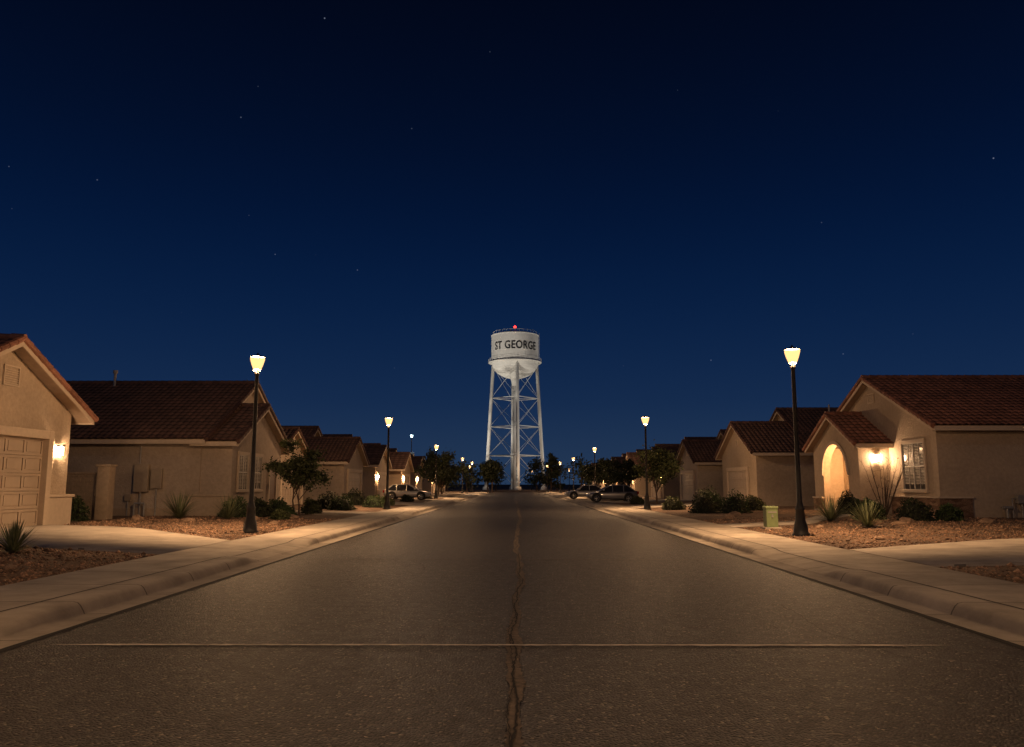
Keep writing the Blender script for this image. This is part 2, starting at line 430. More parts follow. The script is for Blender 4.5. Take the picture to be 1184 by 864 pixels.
# ------------------------------------------------------------------ houses
def tile_slope(par, x0, x1, ye, ze, ym, zr, mat, fine=True):
    per = .30 if fine else .6; k = 6 if fine else 4
    nc = max(2, int(round((x1 - x0) / per))); rl = .40 if fine else .6
    Ls = math.hypot(ym - ye, zr - ze); nr = max(2, int(round(Ls / rl)))
    xs = np.linspace(x0, x1, nc * k + 1); ph = np.linspace(0, nc, nc * k + 1)
    prof = (.06 if fine else .07) * np.abs(np.sin(np.pi * ph)) ** .8
    ny = -(zr - ze) / Ls * (1 if ym > ye else -1); nz = abs(ym - ye) / Ls
    V = []; T = []
    rows = []
    for r in range(nr):
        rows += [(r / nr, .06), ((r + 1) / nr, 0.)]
    jit = RNG.uniform(-.008, .008, (len(rows), nc))
    for q, (t, h) in enumerate(rows):
        hh = prof + h + np.append(np.repeat(jit[q], k), 0)
        Y = ye + (ym - ye) * t + ny * hh; Z = ze + (zr - ze) * t + nz * hh
        V.append(np.stack([xs, Y, Z], 1))
    V = np.concatenate(V); n = len(xs)
    F = []; T = []
    tt = RNG.uniform(.8, 1.2, (nr, nc)) * np.where(RNG.uniform(size=(nr, nc)) < .06, RNG.uniform(.6, 1.4, (nr, nc)), 1)
    for j in range(len(rows) - 1):
        i = np.arange(n - 1)
        q = np.stack([j * n + i, j * n + i + 1, (j + 1) * n + i + 1, (j + 1) * n + i], 1)
        if ym < ye: q = q[:, ::-1]
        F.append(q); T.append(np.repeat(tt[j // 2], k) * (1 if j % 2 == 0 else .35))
    np_obj('roof_tiles', V, np.concatenate(F), mat, par, tint=np.concatenate(T), smooth=False)

def barrel_line(V, p, q, r=.13, seg=.4):
    p = Vector(p); q = Vector(q); L = (q - p).length; n = max(1, int(L / seg)); d = (q - p) / n
    for i in range(n):
        V.cyl(p + d * i, p + d * (i + 1.08), r, r * .82, 8)

def gable_block(par, x0, x1, y0, y1, zb, ze, slope, oh=.5, ox=.35, wall='stuccoA', tile='tiled', walls=True, fine=True, caps=True):
    ym = (y0 + y1) / 2; zr = ze + (ym - y0) * slope
    if walls:
        w = MB(); w.prism_x([(y0, zb - .3), (y1, zb - .3), (y1, ze), (ym, zr), (y0, ze)], x0, x1); w.obj('walls', M[wall], par)
    zE = ze - oh * slope
    s = MB(); a, b = x0 - ox, x1 + ox
    for ye in (y0 - oh, y1 + oh):
        s.prism_x([(ye, zE + .015), (ym, zr + .015), (ym, zr + .18), (ye, zE + .18)], a, b)
    s.obj('roof_deck', M['fascia'], par)
    f = MB()
    for ye, sg in ((y0 - oh, -1), (y1 + oh, 1)):
        f.box(a, b, min(ye + sg * .004, ye + sg * .09), max(ye + sg * .004, ye + sg * .09), zE - .03, zE + .165)
    for xx, sg in ((a, -1), (b, 1)):
        for ye in (y0 - oh, y1 + oh):
            q = [(ye, zE - .04), (ym, zr - .04), (ym, zr + .16), (ye, zE + .16)]
            xa, xb = sorted((xx + sg * .004, xx + sg * .045))
            f.prism_x(q, xa, xb)
    f.obj('fascia', M['trim'], par)
    for ye in (y0 - oh - .13, y1 + oh + .13):
        zz = zr - abs(ye - ym) * slope
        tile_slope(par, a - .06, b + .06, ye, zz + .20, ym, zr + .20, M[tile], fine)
    if caps:
        c = MB()
        barrel_line(c, (a - .07, ym, zr + .24), (b + .07, ym, zr + .24), .14)
        if fine:
            for xx in (a - .05, b + .05):
                for ye in (y0 - oh - .1, y1 + oh + .1):
                    barrel_line(c, (xx, ye, zr - abs(ye - ym) * slope + .21), (xx, ym, zr + .22), .11)
        o = c.obj('ridge_caps', M[tile], par, smooth=False)
        at = o.data.attributes.new('tint', 'FLOAT', 'FACE')
        at.data.foreach_set('value', [random.Random(i // 10).uniform(.7, 1.3) for i in range(len(o.data.polygons))])
    return ym, zr

def frame(x=None, y=None, n=None):
    if n == '+x': return (Vector((x, 0, 0)), Vector((0, 1, 0)), Vector((1, 0, 0)))
    if n == '-x': return (Vector((x, 0, 0)), Vector((0, 1, 0)), Vector((-1, 0, 0)))
    if n == '-y': return (Vector((0, y, 0)), Vector((1, 0, 0)), Vector((0, -1, 0)))

def blinds_start(a): return .04 + .5 * ((a * 7.31) % 1.) ** 2
def window(par, F, a, b, z0, z1, blinds=True, lit=False, mull=2, trim='trim'):
    t = MB(); w = .13
    t.fbox(F, a - w, b + w, z1, z1 + w * 1.2, .0, .08); t.fbox(F, a - w - .04, b + w + .04, z0 - w, z0, .0, .12)
    t.fbox(F, a - w, a, z0, z1, .0, .08); t.fbox(F, b, b + w, z0, z1, .0, .08)
    t.obj('window_trim', M[trim], par, bevel=.012)
    g = MB(); g.fbox(F, a, b, z0, z1, .004, .02); g.obj('window_glass', M['winlit'] if lit else M['glass'], par)
    fr = MB()
    for i in range(mull + 1):
        u = a + (b - a) * i / mull; fr.fbox(F, max(a, u - .03), min(b, u + .03), z0, z1, .02, .055)
    zm = (z0 + z1) / 2
    for z in (z0, zm, z1): fr.fbox(F, a, b, max(z0, z - .028), min(z1, z + .028), .02, .052)
    for i in range(mull):
        u = a + (b - a) * (i + .5) / mull; fr.fbox(F, u - .01, u + .01, z0, z1, .02, .045)
    fr.obj('window_frame', M['frame'], par)
    if blinds:
        s = MB(); z = z0 + (z1 - z0) * blinds_start(a)
        while z < z1 - .03:
            s.fbox(F, a + .03, b - .03, z, z + .036, .021, .026); z += .066
        s.obj('window_blinds', M['blind'], par)

def garage(par, F, a, b, z0, z1, cols=4, rows=4, deep=.2, trim='trim'):
    t = MB(); w = .28
    t.fbox(F, a - w, a, z0 - .2, z1 + w, 0, deep); t.fbox(F, b, b + w, z0 - .2, z1 + w, 0, deep); t.fbox(F, a, b, z1, z1 + w, 0, deep)
    t.obj('garage_trim', M[trim], par, bevel=.02)
    d = MB(); rh = (z1 - z0) / rows; cw = (b - a) / cols
    for r in range(rows):
        zA, zB = z0 + r * rh + .008, z0 + (r + 1) * rh - .008
        d.fbox(F, a, b, zA, zB, .0, .03)
        d.fbox(F, a, b, zA, zA + .08, .03, .065); d.fbox(F, a, b, zB - .08, zB, .03, .065)
        for c in range(cols + 1):
            u = a + c * cw; d.fbox(F, max(a, u - .06), min(b, u + .06), zA + .08, zB - .08, .03, .065)
        for c in range(cols):
            d.fbox(F, a + c * cw + .10, a + (c + 1) * cw - .10, zA + .12, zB - .12, .03, .058)
    d.obj('garage_door', M['garage'], par)
    k = MB(); k.fbox(F, a, b, z0 - .05, z0 + .006, .0, .08); k.obj('door_seal', M['rubber'], par)

def sconce(par, F, u, z, glass='sconceglass', s=1.):
    k = MB(); k.fbox(F, u - .035 * s, u + .035 * s, z - .07 * s, z + .12 * s, .0, .02)
    k.obj('wall_light_plate', M['brass'], par)
    k = MB()
    k.fbox(F, u - .1 * s, u + .1 * s, z + .15 * s, z + .19 * s, .04, .24 * s); k.fbox(F, u - .07 * s, u + .07 * s, z - .19 * s, z - .15 * s, .06, .2 * s)
    k.fbox(F, u - .015, u + .015, z + .16, z + .18, .02, .06)
    k.obj('wall_light_body', M['black'], par)
    g = MB(); g.fbox(F, u - .055 * s, u + .055 * s, z - .14 * s, z + .145 * s, .085, .19); g.obj('wall_light_glass', M[glass], par)

def vent(par, F, u, z, w=.35, h=.5):
    k = MB()
    k.fbox(F, u - w, u - w + .05, z - h / 2, z + h / 2, 0, .05); k.fbox(F, u + w - .05, u + w, z - h / 2, z + h / 2, 0, .05)
    k.fbox(F, u - w, u + w, z + h / 2, z + h / 2 + .05, 0, .05); k.fbox(F, u - w, u + w, z - h / 2 - .05, z - h / 2, 0, .05)
    zz = z - h / 2 + .02
    while zz < z + h / 2 - .04:
        k.fbox(F, u - w + .05, u + w - .05, zz, zz + .03, .0, .035); zz += .07
    k.obj('gable_vent', M['trim'], par)

Z0 = .3
# --- left foreground house (garage gable)
h = empty('stucco_house', (-20, 24.6, 0))
gable_block(h, -26, -16, 20.7, 28.5, Z0, 4.2, .47, oh=.65, ox=.45, wall='stuccoA', tile='tile')
F = frame(x=-16, n='+x')
garage(h, F, 22.0, 26.8, Z0 + .03, 3.2, cols=5, rows=5, deep=.28)
vent(h, F, 24.9, 5.1, .4, .55)
sconce(h, F, 27.75, 2.85)
w = MB(); w.fbox(F, 27.12, 28.6, Z0 - .2, 1.25, 0, .2); w.fbox(F, 27.09, 28.66, 1.25, 1.35, 0, .25)
w.box(-18, -16.0, 28.5, 28.62, Z0 - .2, 1.25)
w.obj('corner_plinth', M['trim'], h, bevel=.02)
# --- block wall between houses
bw = empty('block_wall', (-18, 32.5, 0))
w = MB()
for r in range(10):
    zb = Z0 - .1 + r * .2
    off = .2 if r % 2 else 0
    x = -26. - off
    while x < -16.9:
        w.box(max(-26, x), min(-16.9, x + .385), 32.4, 32.6, zb, zb + .185); x += .4
w.obj('blocks', M['stuccoC'], bw)
w = MB(); w.box(-16.9, -16.4, 32.25, 32.75, 0, 2.4); w.box(-16.95, -16.35, 32.2, 32.8, 2.4, 2.5); w.box(-26, -16.9, 32.37, 32.63, 2.1, 2.18)
w.box(-26, -16.9, 32.42, 32.58, .1, 2.1); w.obj('pillar_and_cap', M['stuccoC'], bw, bevel=.015)

# --- left second house
h = empty('stucco_house', (-19, 42, 0))
gable_block(h, -24.3, -14.3, 36.2, 48.6, Z0, 3.75, .5, oh=.45, wall='stuccoB', tile='tiled')
gable_block(h, -14.32, -12.9, 36.26, 43.8, Z0, 3.62, .47, oh=.40, wall='stuccoB', tile='tiled')
F = frame(x=-12.9, n='+x')
window(h, F, 37.1, 38.3, 1.45, 3.05); window(h, F, 39.2, 40.4, 1.45, 3.05)
w = MB(); w.fbox(F, 41.7, 42.8, Z0, 2.6, .0, .05); w.obj('front_door', M['door'], h)
w = MB(); w.fbox(F, 41.55, 41.7, Z0, 2.75, 0, .1); w.fbox(F, 42.8, 42.95, Z0, 2.75, 0, .1); w.fbox(F, 41.7, 42.8, 2.6, 2.75, 0, .1); w.obj('door_trim', M['trim'], h)
F = frame(y=36.2, n='-y')
w = MB(); w.fbox(F, -17.2, -16.55, 1.35, 2.6, 0, .22); w.fbox(F, -16.45, -15.95, 1.5, 2.4, 0, .18); w.fbox(F, -17.6, -17.3, .95, 1.25, 0, .15)
w.obj('electric_meter_boxes', M['boxtan'], h, bevel=.02)
w = MB(); w.cyl((-16.9, 36.1, .2), (-16.9, 36.1, 1.35), .04); w.cyl((-16.2, 36.12, .2), (-16.2, 36.12, 1.5), .035); w.cyl((-17.45, 36.1, .2), (-17.45, 36.1, .95), .03)
w.cyl((-17.0, 36.12, 2.6), (-17.0, 36.12, 3.4), .03)
w.cyl((-17.05, 35.9, .2), (-17.05, 35.9, .85), .045); w.cyl((-17.05, 35.9, .85), (-16.6, 35.9, .85), .045); w.cyl((-16.6, 35.9, .85), (-16.6, 35.9, .2), .045)
w.obj('conduits', M['metal'], h)
w = MB(); w.cyl((-21.4, 42.0, 6.6), (-21.4, 42.0, 7.7), .07, n=10); w.cyl((-21.4, 42, 7.55), (-21.4, 42, 7.72), .12, n=10); w.obj('vent_pipe', M['metal'], h)
w = MB(); w.box(-24.3, -12.85, 36.13, 36.2, .0, .62); w.obj('foundation_band', M['stuccoC'], h)
w = MB(); w.box(-14.75, -12.84, 36.05, 36.13, .0, 1.15); w.box(-12.9, -12.82, 36.05, 37.0, 0, 1.15); w.box(-14.8, -12.78, 36.0, 36.13, 1.15, 1.25); w.obj('corner_plinth', M['stuccoA'], h, bevel=.01)

# --- right foreground house
h = empty('stucco_house', (24, 40, 0))
gable_block(h, 18, 32, 34.3, 46.3, Z0, 4.2, .44, oh=.5, wall='stuccoA', tile='tile')
F = frame(x=18, n='-x')
window(h, F, 35.35, 37.3, 1.45, 3.55, blinds=True, mull=2)
vent(h, F, 40.3, 6.0, .35, .4)
w = MB(); w.fbox(F, 34.32, 38.6, Z0 - .2, 1.1, 0, .09); w.box(17.91, 19.3, 34.21, 34.3, Z0 - .2, 1.1); w.obj('stone_wainscot', M['stone'], h)
w = MB(); w.fbox(F, 34.3, 38.65, 1.1, 1.18, 0, .14); w.box(17.86, 19.35, 34.16, 34.3, 1.1, 1.18); w.obj('wainscot_cap', M['trim'], h, bevel=.01)
gable_block(h, 16.5, 18.5, 38.7, 44.5, Z0, 3.65, .5, oh=.4, ox=.3, wall='stuccoA', tile='tile', walls=False)
ym, zr = 41.6, 3.65 + 2.9 * .5
topf = lambda u: zr - abs(u - ym) * .5
w = MB(); c0, c1, zs = 40.0, 43.2, 2.15; r = (c1 - c0) / 2; mcy = (c0 + c1) / 2
us = [38.7, c0] + [mcy - r * math.cos(math.pi * i / 16) for i in range(1, 17)] + [44.5]
us = sorted(set([round(u, 5) for u in us] + [41.6]))
for a, b in zip(us[:-1], us[1:]):
    def bot(u):
        if u <= c0 + 1e-4 or u >= c1 - 1e-4: return zs
        return zs + math.sqrt(max(0, r * r - (u - mcy) ** 2))
    inside = a >= c0 - 1e-4 and b <= c1 + 1e-4
    za, zb_ = (bot(a), bot(b)) if inside else (0., 0.)
    ta, tb = topf(a), topf(b)
    X0, X1 = 16.5, 16.85
    w.hexa([(X0, a, za), (X0, b, zb_), (X0, b, tb), (X0, a, ta), (X1, a, za), (X1, b, zb_), (X1, b, tb), (X1, a, ta)])
w.box(16.85, 18.0, 38.7, 38.95, 0, 3.64); w.box(16.85, 18.0, 44.25, 44.5, 0, 3.64)
w.box(16.85, 18.0, 38.95, 44.25, 3.72, 3.8)
w.obj('portico_walls', M['stuccoA'], h)
w = MB()
for a, b in ((38.62, 39.95), (43.25, 44.58)):
    w.box(16.4, 16.95, a, b, 0, .95)
w.obj('portico_stone_base', M['stone'], h)
w = MB()
for a, b in ((38.58, 39.98), (43.22, 44.62)): w.box(16.36, 16.98, a, b, .95, 1.03)
for i in range(16):
    t0, t1 = math.pi * i / 16, math.pi * (i + 1) / 16
    q = []
    for X in (16.42, 16.5):
        for (R, t) in ((r, t0), (r, t1), (r + .16, t1), (r + .16, t0)): q.append((X, mcy - R * math.cos(t), zs + R * math.sin(t)))
    w.hexa(q)
w.obj('portico_trim', M['trim'], h)
w = MB(); w.fbox(F, 42.0, 43.1, Z0, 2.7, .0, .06); w.obj('front_door', M['door'], h)
w = MB(); w.fbox(F, 41.85, 42.0, Z0, 2.85, 0, .1); w.fbox(F, 43.1, 43.25, Z0, 2.85, 0, .1); w.fbox(F, 42.0, 43.1, 2.7, 2.85, 0, .1)
for zz in (.55, 1.25, 1.95): w.fbox(F, 42.15, 42.95, zz, zz + .04, .06, .08)
w.obj('door_trim', M['trim'], h)
w = MB(); w.box(16.3, 18, 39.0, 44.2, .1, .38); w.obj('porch_slab', M['drive'], h)
w = MB(); w.revolve([(.06, 3.05), (.11, 3.1), (.12, 3.25), (.1, 3.3)], 6, (17.4, 41.6)); w.obj('porch_lantern_glass', M['porchglass'], h)
w = MB(); w.cyl((17.4, 41.6, 3.31), (17.4, 41.6, 3.72), .02); w.cyl((17.4, 41.6, 3.31), (17.4, 41.6, 3.37), .15, .05); w.obj('porch_lantern_body', M['black'], h)
sconce(h, frame(y=38.7, n='-y'), 17.35, 2.95)
w = MB()
F = frame(y=34.3, n='-y')
w.fbox(F, 21.1, 21.5, .9, 1.25, .05, .3); w.cyl((20.9, 34.1, .1), (20.9, 34.1, 1.1), .03); w.cyl((20.9, 34.1, 1.1), (21.8, 34.1, 1.1), .03)
w.cyl((21.8, 34.1, 1.1), (21.8, 34.1, .1), .03); w.cyl((21.3, 34.1, .9), (21.3, 34.1, .1), .03); w.cyl((20.6, 34.0, .1), (20.6, 34.0, .75), .05); w.cyl((20.4, 34.0, .72), (20.85, 34.0, .72), .07)
w.cyl((21.6, 33.95, 1.3), (21.6, 33.95, 1.05), .1)
w.obj('gas_meter', M['metal'], h)
w = MB(); w.cyl((27.5, 40.3, 6.6), (27.5, 40.3, 7.4), .09, n=10); w.obj('vent_pipe', M['metal'], h)
# neighbouring house just outside the right edge of the view
h = empty('stucco_house', (26, 17, 0))
gable_block(h, 20, 32, 13.2, 22.6, Z0, 3.8, .44, oh=.5, wall='stuccoC', tile='tile')
garage(h, frame(x=20, n='-x'), 15.2, 20.2, Z0 + .03, 2.8, cols=8)

# --- receding houses
def far_house(sg, xf, y, wf, md, wall, tile, ze=3.6, lightside=True, fine=True, deep=12, mslope=.46, fslope=.47, lit=False, entry=True, back=4.):
    h = empty('stucco_house', (sg * (xf + 6), y + 4, 0))
    xa, xb = sorted((sg * xf, sg * (xf + back + .3)))
    xm0, xm1 = sorted((sg * (xf + back), sg * (xf + back + deep)))
    gable_block(h, xm0, xm1, y + .4, y + .4 + md, Z0, ze + .05, mslope, oh=.45, wall=wall, tile=tile, fine=fine)
    gable_block(h, xa, xb, y, y + wf, Z0, ze - .1, fslope, oh=.42, wall=wall, tile=tile, fine=fine)
    F = frame(x=sg * xf, n='+x' if sg < 0 else '-x')
    garage(h, F, y + wf / 2 - 2.4, y + wf / 2 + 2.4, Z0 + .03, 2.6, cols=8 if fine else 4, deep=.14)
    vent(h, F, y + wf / 2, ze + .75, .3, .35)
    F2 = frame(x=sg * (xf + back), n='+x' if sg < 0 else '-x')
    if y + wf + 2.2 < y + .4 + md:
        window(h, F2, y + wf + .7, y + wf + 2.0, 1.3, 2.7, blinds=not lit, lit=lit)
    if lightside: sconce(h, F, y + wf / 2 - 2.95, 2.35, glass='farsconce', s=1.1)
    w = MB(); xw = sg * (xf + 6); w.fbox(frame(y=y + .4, n='-y'), xw - .25, xw + .25, 1.2, 2.0, 0, .15); w.obj('meter_box', M['boxtan'], h)
    x_p = sg * (xf + 7); w = MB(); w.cyl((x_p, y + .4 + md * .4, 5), (x_p, y + .4 + md * .4, ze + md * .5 * mslope + .5), .07); w.obj('vent_pipe', M['metal'], h)
    return h
far_house(-1, 15, 50.0, 6.6, 8.2, 'stuccoA', 'tiled', 3.7, lightside=False, back=3)
far_house(-1, 13, 60.5, 7.4, 11.5, 'stuccoB', 'tiled', 3.5, lightside=False)
far_house(-1, 13.2, 75, 7.2, 12, 'stuccoA', 'tiled', 3.6, lightside=True, fine=False, lit=True)
far_house(-1, 13, 91, 7.4, 12, 'stuccoC', 'tiled', 3.5, lightside=True, fine=False)
far_house(-1, 13.4, 107, 7.2, 12, 'stuccoA', 'tiled', 3.6, fine=False)
far_house(-1, 13, 123, 7.4, 12, 'stuccoB', 'tiled', 3.6, fine=False, lit=True)
far_house(-1, 13, 139, 7.4, 12, 'stuccoC', 'tiled', 3.6, lightside=True, fine=False)
far_house(1, 15.6, 52.2, 8.6, 12.2, 'stuccoA', 'tiled', 3.85, lightside=False, mslope=.5)
far_house(1, 15, 66.5, 7.4, 11.5, 'stuccoB', 'tiled', 3.6, lightside=False)
far_house(1, 14.6, 80, 7.4, 12, 'stuccoC', 'tiled', 3.6, lightside=True, fine=False)
far_house(1, 14, 95, 7.4, 12, 'stuccoA', 'tiled', 3.6, fine=False, lit=True)
far_house(1, 14, 111, 7.4, 12, 'stuccoA', 'tiled', 3.6, fine=False, lit=True)
far_house(1, 14, 127, 7.4, 12, 'stuccoB', 'tiled', 3.6, fine=False)
far_house(1, 14, 141, 7.0, 11, 'stuccoC', 'tiled', 3.6, fine=False)
for sg, lst in ((-1, [(13, 61, 66), (13.2, 76.2, 81), (13, 92, 97), (13.4, 108, 113), (13, 124, 129), (13, 140, 145)]), (1, [(15, 67.6, 72.6), (14.6, 81, 86), (14, 96, 101), (14, 112, 117), (14, 128, 133), (14, 142, 147)])):
    for xf, a, b in lst: driveway(sg, [(7.83, a, b), (xf + .05, a, b)])

# ------------------------------------------------------------------ street lamps
def lamp_parts(H=5.9):
    hb = H - .62
    b = MB()
    b.revolve([(.27, -.05), (.27, .05), (.22, .08), (.2, .3), (.15, .45), (.13, .75), (.15, .8), (.12, .84), (.085, 1.0), (.08, 1.02), (.058, hb - .2), (.075, hb - .18), (.075, hb - .1), (.05, hb - .06), (.045, hb - .02), (.045, hb + .03)], 16)
    g = MB(); g.revolve([(.125, hb + .01), (.20, hb + .2), (.245, hb + .36), (.235, hb + .42)], 10, caps=False)
    k = MB()
    for i in range(6):
        t = math.pi * 2 * i / 6; t2 = math.pi * 2 * (i + 1) / 6
        k.cyl((.03 * math.cos(t), .03 * math.sin(t), hb - .05), (.135 * math.cos(t), .135 * math.sin(t), hb), .012, n=4)
        k.cyl((.135 * math.cos(t), .135 * math.sin(t), hb), (.135 * math.cos(t2), .135 * math.sin(t2), hb), .010, n=4)
    k.revolve([(.25, hb + .425), (.25, hb + .44), (.12, hb + .49), (.05, hb + .51), (.03, hb + .54), (.012, hb + .58)], 12)
    return b, g, k
LM = {}
LPOINT = bpy.data.lights.new('lamp_bulb', 'POINT'); LPOINT.energy = 2000; LPOINT.color = LC; LPOINT.shadow_soft_size = .13
LSPOT = bpy.data.lights.new('lamp_pool_spot', 'SPOT'); LSPOT.energy = 6600; LSPOT.color = LC; LSPOT.shadow_soft_size = .08; LSPOT.spot_size = math.radians(146); LSPOT.spot_blend = 1.  # extra downward spot added inside the lantern to strengthen the pool on the ground
LCOOL = bpy.data.lights.new('cool_bulb', 'POINT'); LCOOL.energy = 1500; LCOOL.color = (.7, .95, 1.); LCOOL.shadow_soft_size = .1
def lamp(x, y, H=5.9, glass='lampglass', cool=False):
    e = empty('street_lamp', (x, y, gz(x, y) if abs(x) > 7.8 else 0))
    key = (H, glass)
    if key not in LM:
        b, g, k = lamp_parts(H)
        o1 = b.obj('post', M['black'], e, False, smooth=True); o2 = g.obj('lantern_glass', M[glass], e, False, smooth=True); o3 = k.obj('lantern_cage', M['black'], e, False)
        LM[key] = (o1.data, o2.data, o3.data)
    else:
        for n, d in zip(('post', 'lantern_glass', 'lantern_cage'), LM[key]):
            o = bpy.data.objects.new(n, d); COL.objects.link(o); attach(o, e, False)
    hb = H - .62
    o = bpy.data.objects.new('bulb_light', LCOOL if cool else LPOINT); COL.objects.link(o); attach(o, e, False); o.location = (0, 0, hb + .23)
    if not cool and y < 160:
        o = bpy.data.objects.new('pool_spot_light', LSPOT); COL.objects.link(o); attach(o, e, False); o.location = (0, 0, hb + .40)
for x, y in [(-8.56, 26.0), (8.62, 24.6), (-8.1, 50.5), (8.1, 50.0), (-8.7, 87), (9.1, 93), (-8.6, 128), (9.1, 128), (-8.4, 152), (8.3, 152), (-8.6, 2.0), (8.6, 1.5), (-10.2, 176), (6.6, 172), (13.5, 205), (4.6, 236), (24, 171), (-30, 171)]:
    lamp(x, y)
lamp(-17.2, 131, 9.6, 'coolglass', True)

# ------------------------------------------------------------------ water tower
def water_tower():
    cx, cy = -.4, 250.; e = empty('water_tower', (cx, cy, 0)); R = 7.5
    t = MB()
    prof = [(1.0, 34.3), (1.0, 34.9)]
    for i in range(0, 11):
        a = math.pi / 2 * i / 10; prof.append((max(1.05, R * math.sin(a)), 40.1 - 5.4 * math.cos(a)))
    prof += [(R + .08, 40.1), (R + .08, 40.35), (R, 40.4), (R, 43.2), (R + .03, 43.22), (R + .03, 43.3), (R, 43.32), (R, 46.2), (R + .03, 46.22), (R + .03, 46.3), (R, 46.32), (R, 48.3), (R + .12, 48.32), (R + .12, 48.5), (R - .1, 48.55), (5., 49.3), (2.5, 49.75), (.4, 49.9)]
    t.revolve(prof, 64); o = t.obj('tank', M['white'], e, False, smooth=False)
    l = MB(); N = 4; legs = []
    for i in range(N):
        a = 2 * math.pi * i / N + .10
        f = lambda z, a=a: Vector((math.cos(a) * (9.1 - z / 40 * 2.2), math.sin(a) * (9.1 - z / 40 * 2.2), z))
        legs.append(f); l.cyl(f(-.1), f(41), .55, .5, 14)
        l.cyl(f(-.1), f(.9), 1.1, .9, 8)
    l.obj('legs', M['white'], e, False, smooth=True)
    b = MB(); lv = [1.5, 10.5, 19.5, 28.5, 38.5]
    for i in range(N):
        f, g = legs[i], legs[(i + 1) % N]
        for j, z in enumerate(lv):
            if j in (1, 2, 3): b.cyl(f(z), g(z), .13, n=6)
            if j < 4: b.cyl(f(z), g(lv[j + 1]), .05, n=5); b.cyl(g(z), f(lv[j + 1]), .05, n=5)
        for z in lv[1:4]: b.cyl(f(z), (0, 0, z), .06, n=5)
    b.obj('bracing', M['white'], e, False)
    r = MB(); r.cyl((0, 0, -.1), (0, 0, 34.6), .85, n=20); r.cyl((0, 0, 32.5), (0, 0, 35), .85, 1.5, 20); r.obj('riser_pipe', M['white'], e, False, smooth=True)
    w = MB(); n = 32
    w.revolve([(R + .05, 39.75), (R + .95, 39.75), (R + .95, 39.88), (R + .05, 39.88)], 48, caps=False)
    for i in range(n):
        a = 2 * math.pi * i / n; p = Vector((math.cos(a) * (R + .9), math.sin(a) * (R + .9), 39.88)); w.cyl(p, p + Vector((0, 0, 1.05)), .04, n=4)
        a2 = 2 * math.pi * (i + 1) / n; p2 = Vector((math.cos(a2) * (R + .9), math.sin(a2) * (R + .9), 39.88))
        for hh in (.55, 1.05): w.cyl(p + Vector((0, 0, hh)), p2 + Vector((0, 0, hh)), .035, n=4)
        q = Vector((math.cos(a) * (R - .5), math.sin(a) * (R - .5), 48.6)); q2 = Vector((math.cos(a2) * (R - .5), math.sin(a2) * (R - .5), 48.6))
        w.cyl(q, q + Vector((0, 0, .95)), .035, n=4); w.cyl(q + Vector((0, 0, .95)), q2 + Vector((0, 0, .95)), .035, n=4)
    for s in (-.25, .25): w.cyl((R + .25, s, 40), (R + .25, s, 49.4), .04, n=4)
    z = 40.2
    while z < 49.2: w.cyl((R + .25, -.25, z), (R + .25, .25, z), .03, n=4); z += .45
    w.obj('walkway_and_rails', M['white'], e, False)
    k = MB(); k.cyl((0, 0, 49.9), (0, 0, 51.0), .12, n=6); k.cyl((0, 0, 51), (0, 0, 51.08), .4, n=8); k.box(-1.6, -1.1, -.3, .3, 49.7, 50.6); k.cyl((1.5, 0, 49.6), (1.5, 0, 51.3), .06, n=5); k.cyl((5.5, -2, 48.6), (5.5, -2, 50.4), .06, n=5)
    k.cyl((-4.5, -2, 48.9), (-4.5, -2, 50.2), .06, n=5)
    k.obj('roof_equipment', M['metal'], e, False)
    k = MB(); k.revolve([(.1, 51.05), (.38, 51.2), (.42, 51.5), (.25, 51.75), (.05, 51.85)], 12); k.obj('beacon', M['red'], e, False, smooth=True)
    cu = bpy.data.curves.new('lettering', 'FONT'); cu.body = 'ST GEORGE'; cu.size = 3.5; cu.extrude = .03; cu.offset = .06; cu.space_character = 1.08; cu.align_x = 'CENTER'; cu.resolution_u = 4
    to = bpy.data.objects.new('tmp', cu); COL.objects.link(to); bpy.context.view_layer.update()
    me = bpy.data.meshes.new_from_object(to.evaluated_get(bpy.context.evaluated_depsgraph_get()))
    bpy.data.objects.remove(to)
    xs = [v.co.x for v in me.vertices]; wdt = max(xs) - min(xs); mid = (max(xs) + min(xs)) / 2
    bm = bmesh.new(); bm.from_mesh(me); bmesh.ops.triangulate(bm, faces=bm.faces); bmesh.ops.subdivide_edges(bm, edges=[ed for ed in bm.edges if ed.calc_length() > .6], cuts=2); bm.to_mesh(me); bm.free()
    arc = 2 * .98 * R
    for v in me.vertices:
        a = (v.co.x - mid) * arc / wdt / R + .03; rr = R + .10 + v.co.z
        v.co = Vector((math.sin(a) * rr, -math.cos(a) * rr, 43.35 + v.co.y * 1.0 - .05))
    me.materials.clear(); me.materials.append(M['letter']); o = bpy.data.objects.new('lettering', me); COL.objects.link(o); attach(o, e, False)
    for i, (fx, fy, pw) in enumerate(((-44, -50, 110000), (42, -46, 40000), (-40, 30, 40000), (40, 30, 40000))):
        f = empty('floodlight', (cx + fx, cy + fy, 0))
        d = (Vector((0, 0, 31)) - Vector((fx, fy, .9))).normalized()
        m = MB(); m.cyl((0, 0, -.1), (0, 0, .7), .08); m.obj('stand', M['black'], f, False)
        m = MB(); m.cyl(Vector((0, 0, .85)) - d * .3, Vector((0, 0, .85)) + d * .05, .25, .38, 12); m.obj('housing', M['black'], f, False)
        ld = bpy.data.lights.new('flood_lamp', 'SPOT'); ld.energy = pw; ld.color = (1., .89, .74); ld.spot_size = math.radians(54); ld.spot_blend = .5; ld.shadow_soft_size = .3
        lo = bpy.data.objects.new('flood_lamp', ld); COL.objects.link(lo); attach(lo, f, False)
        lo.location = Vector((0, 0, .85)) + d * .4; lo.rotation_euler = d.to_track_quat('-Z', 'Y').to_euler()
water_tower()

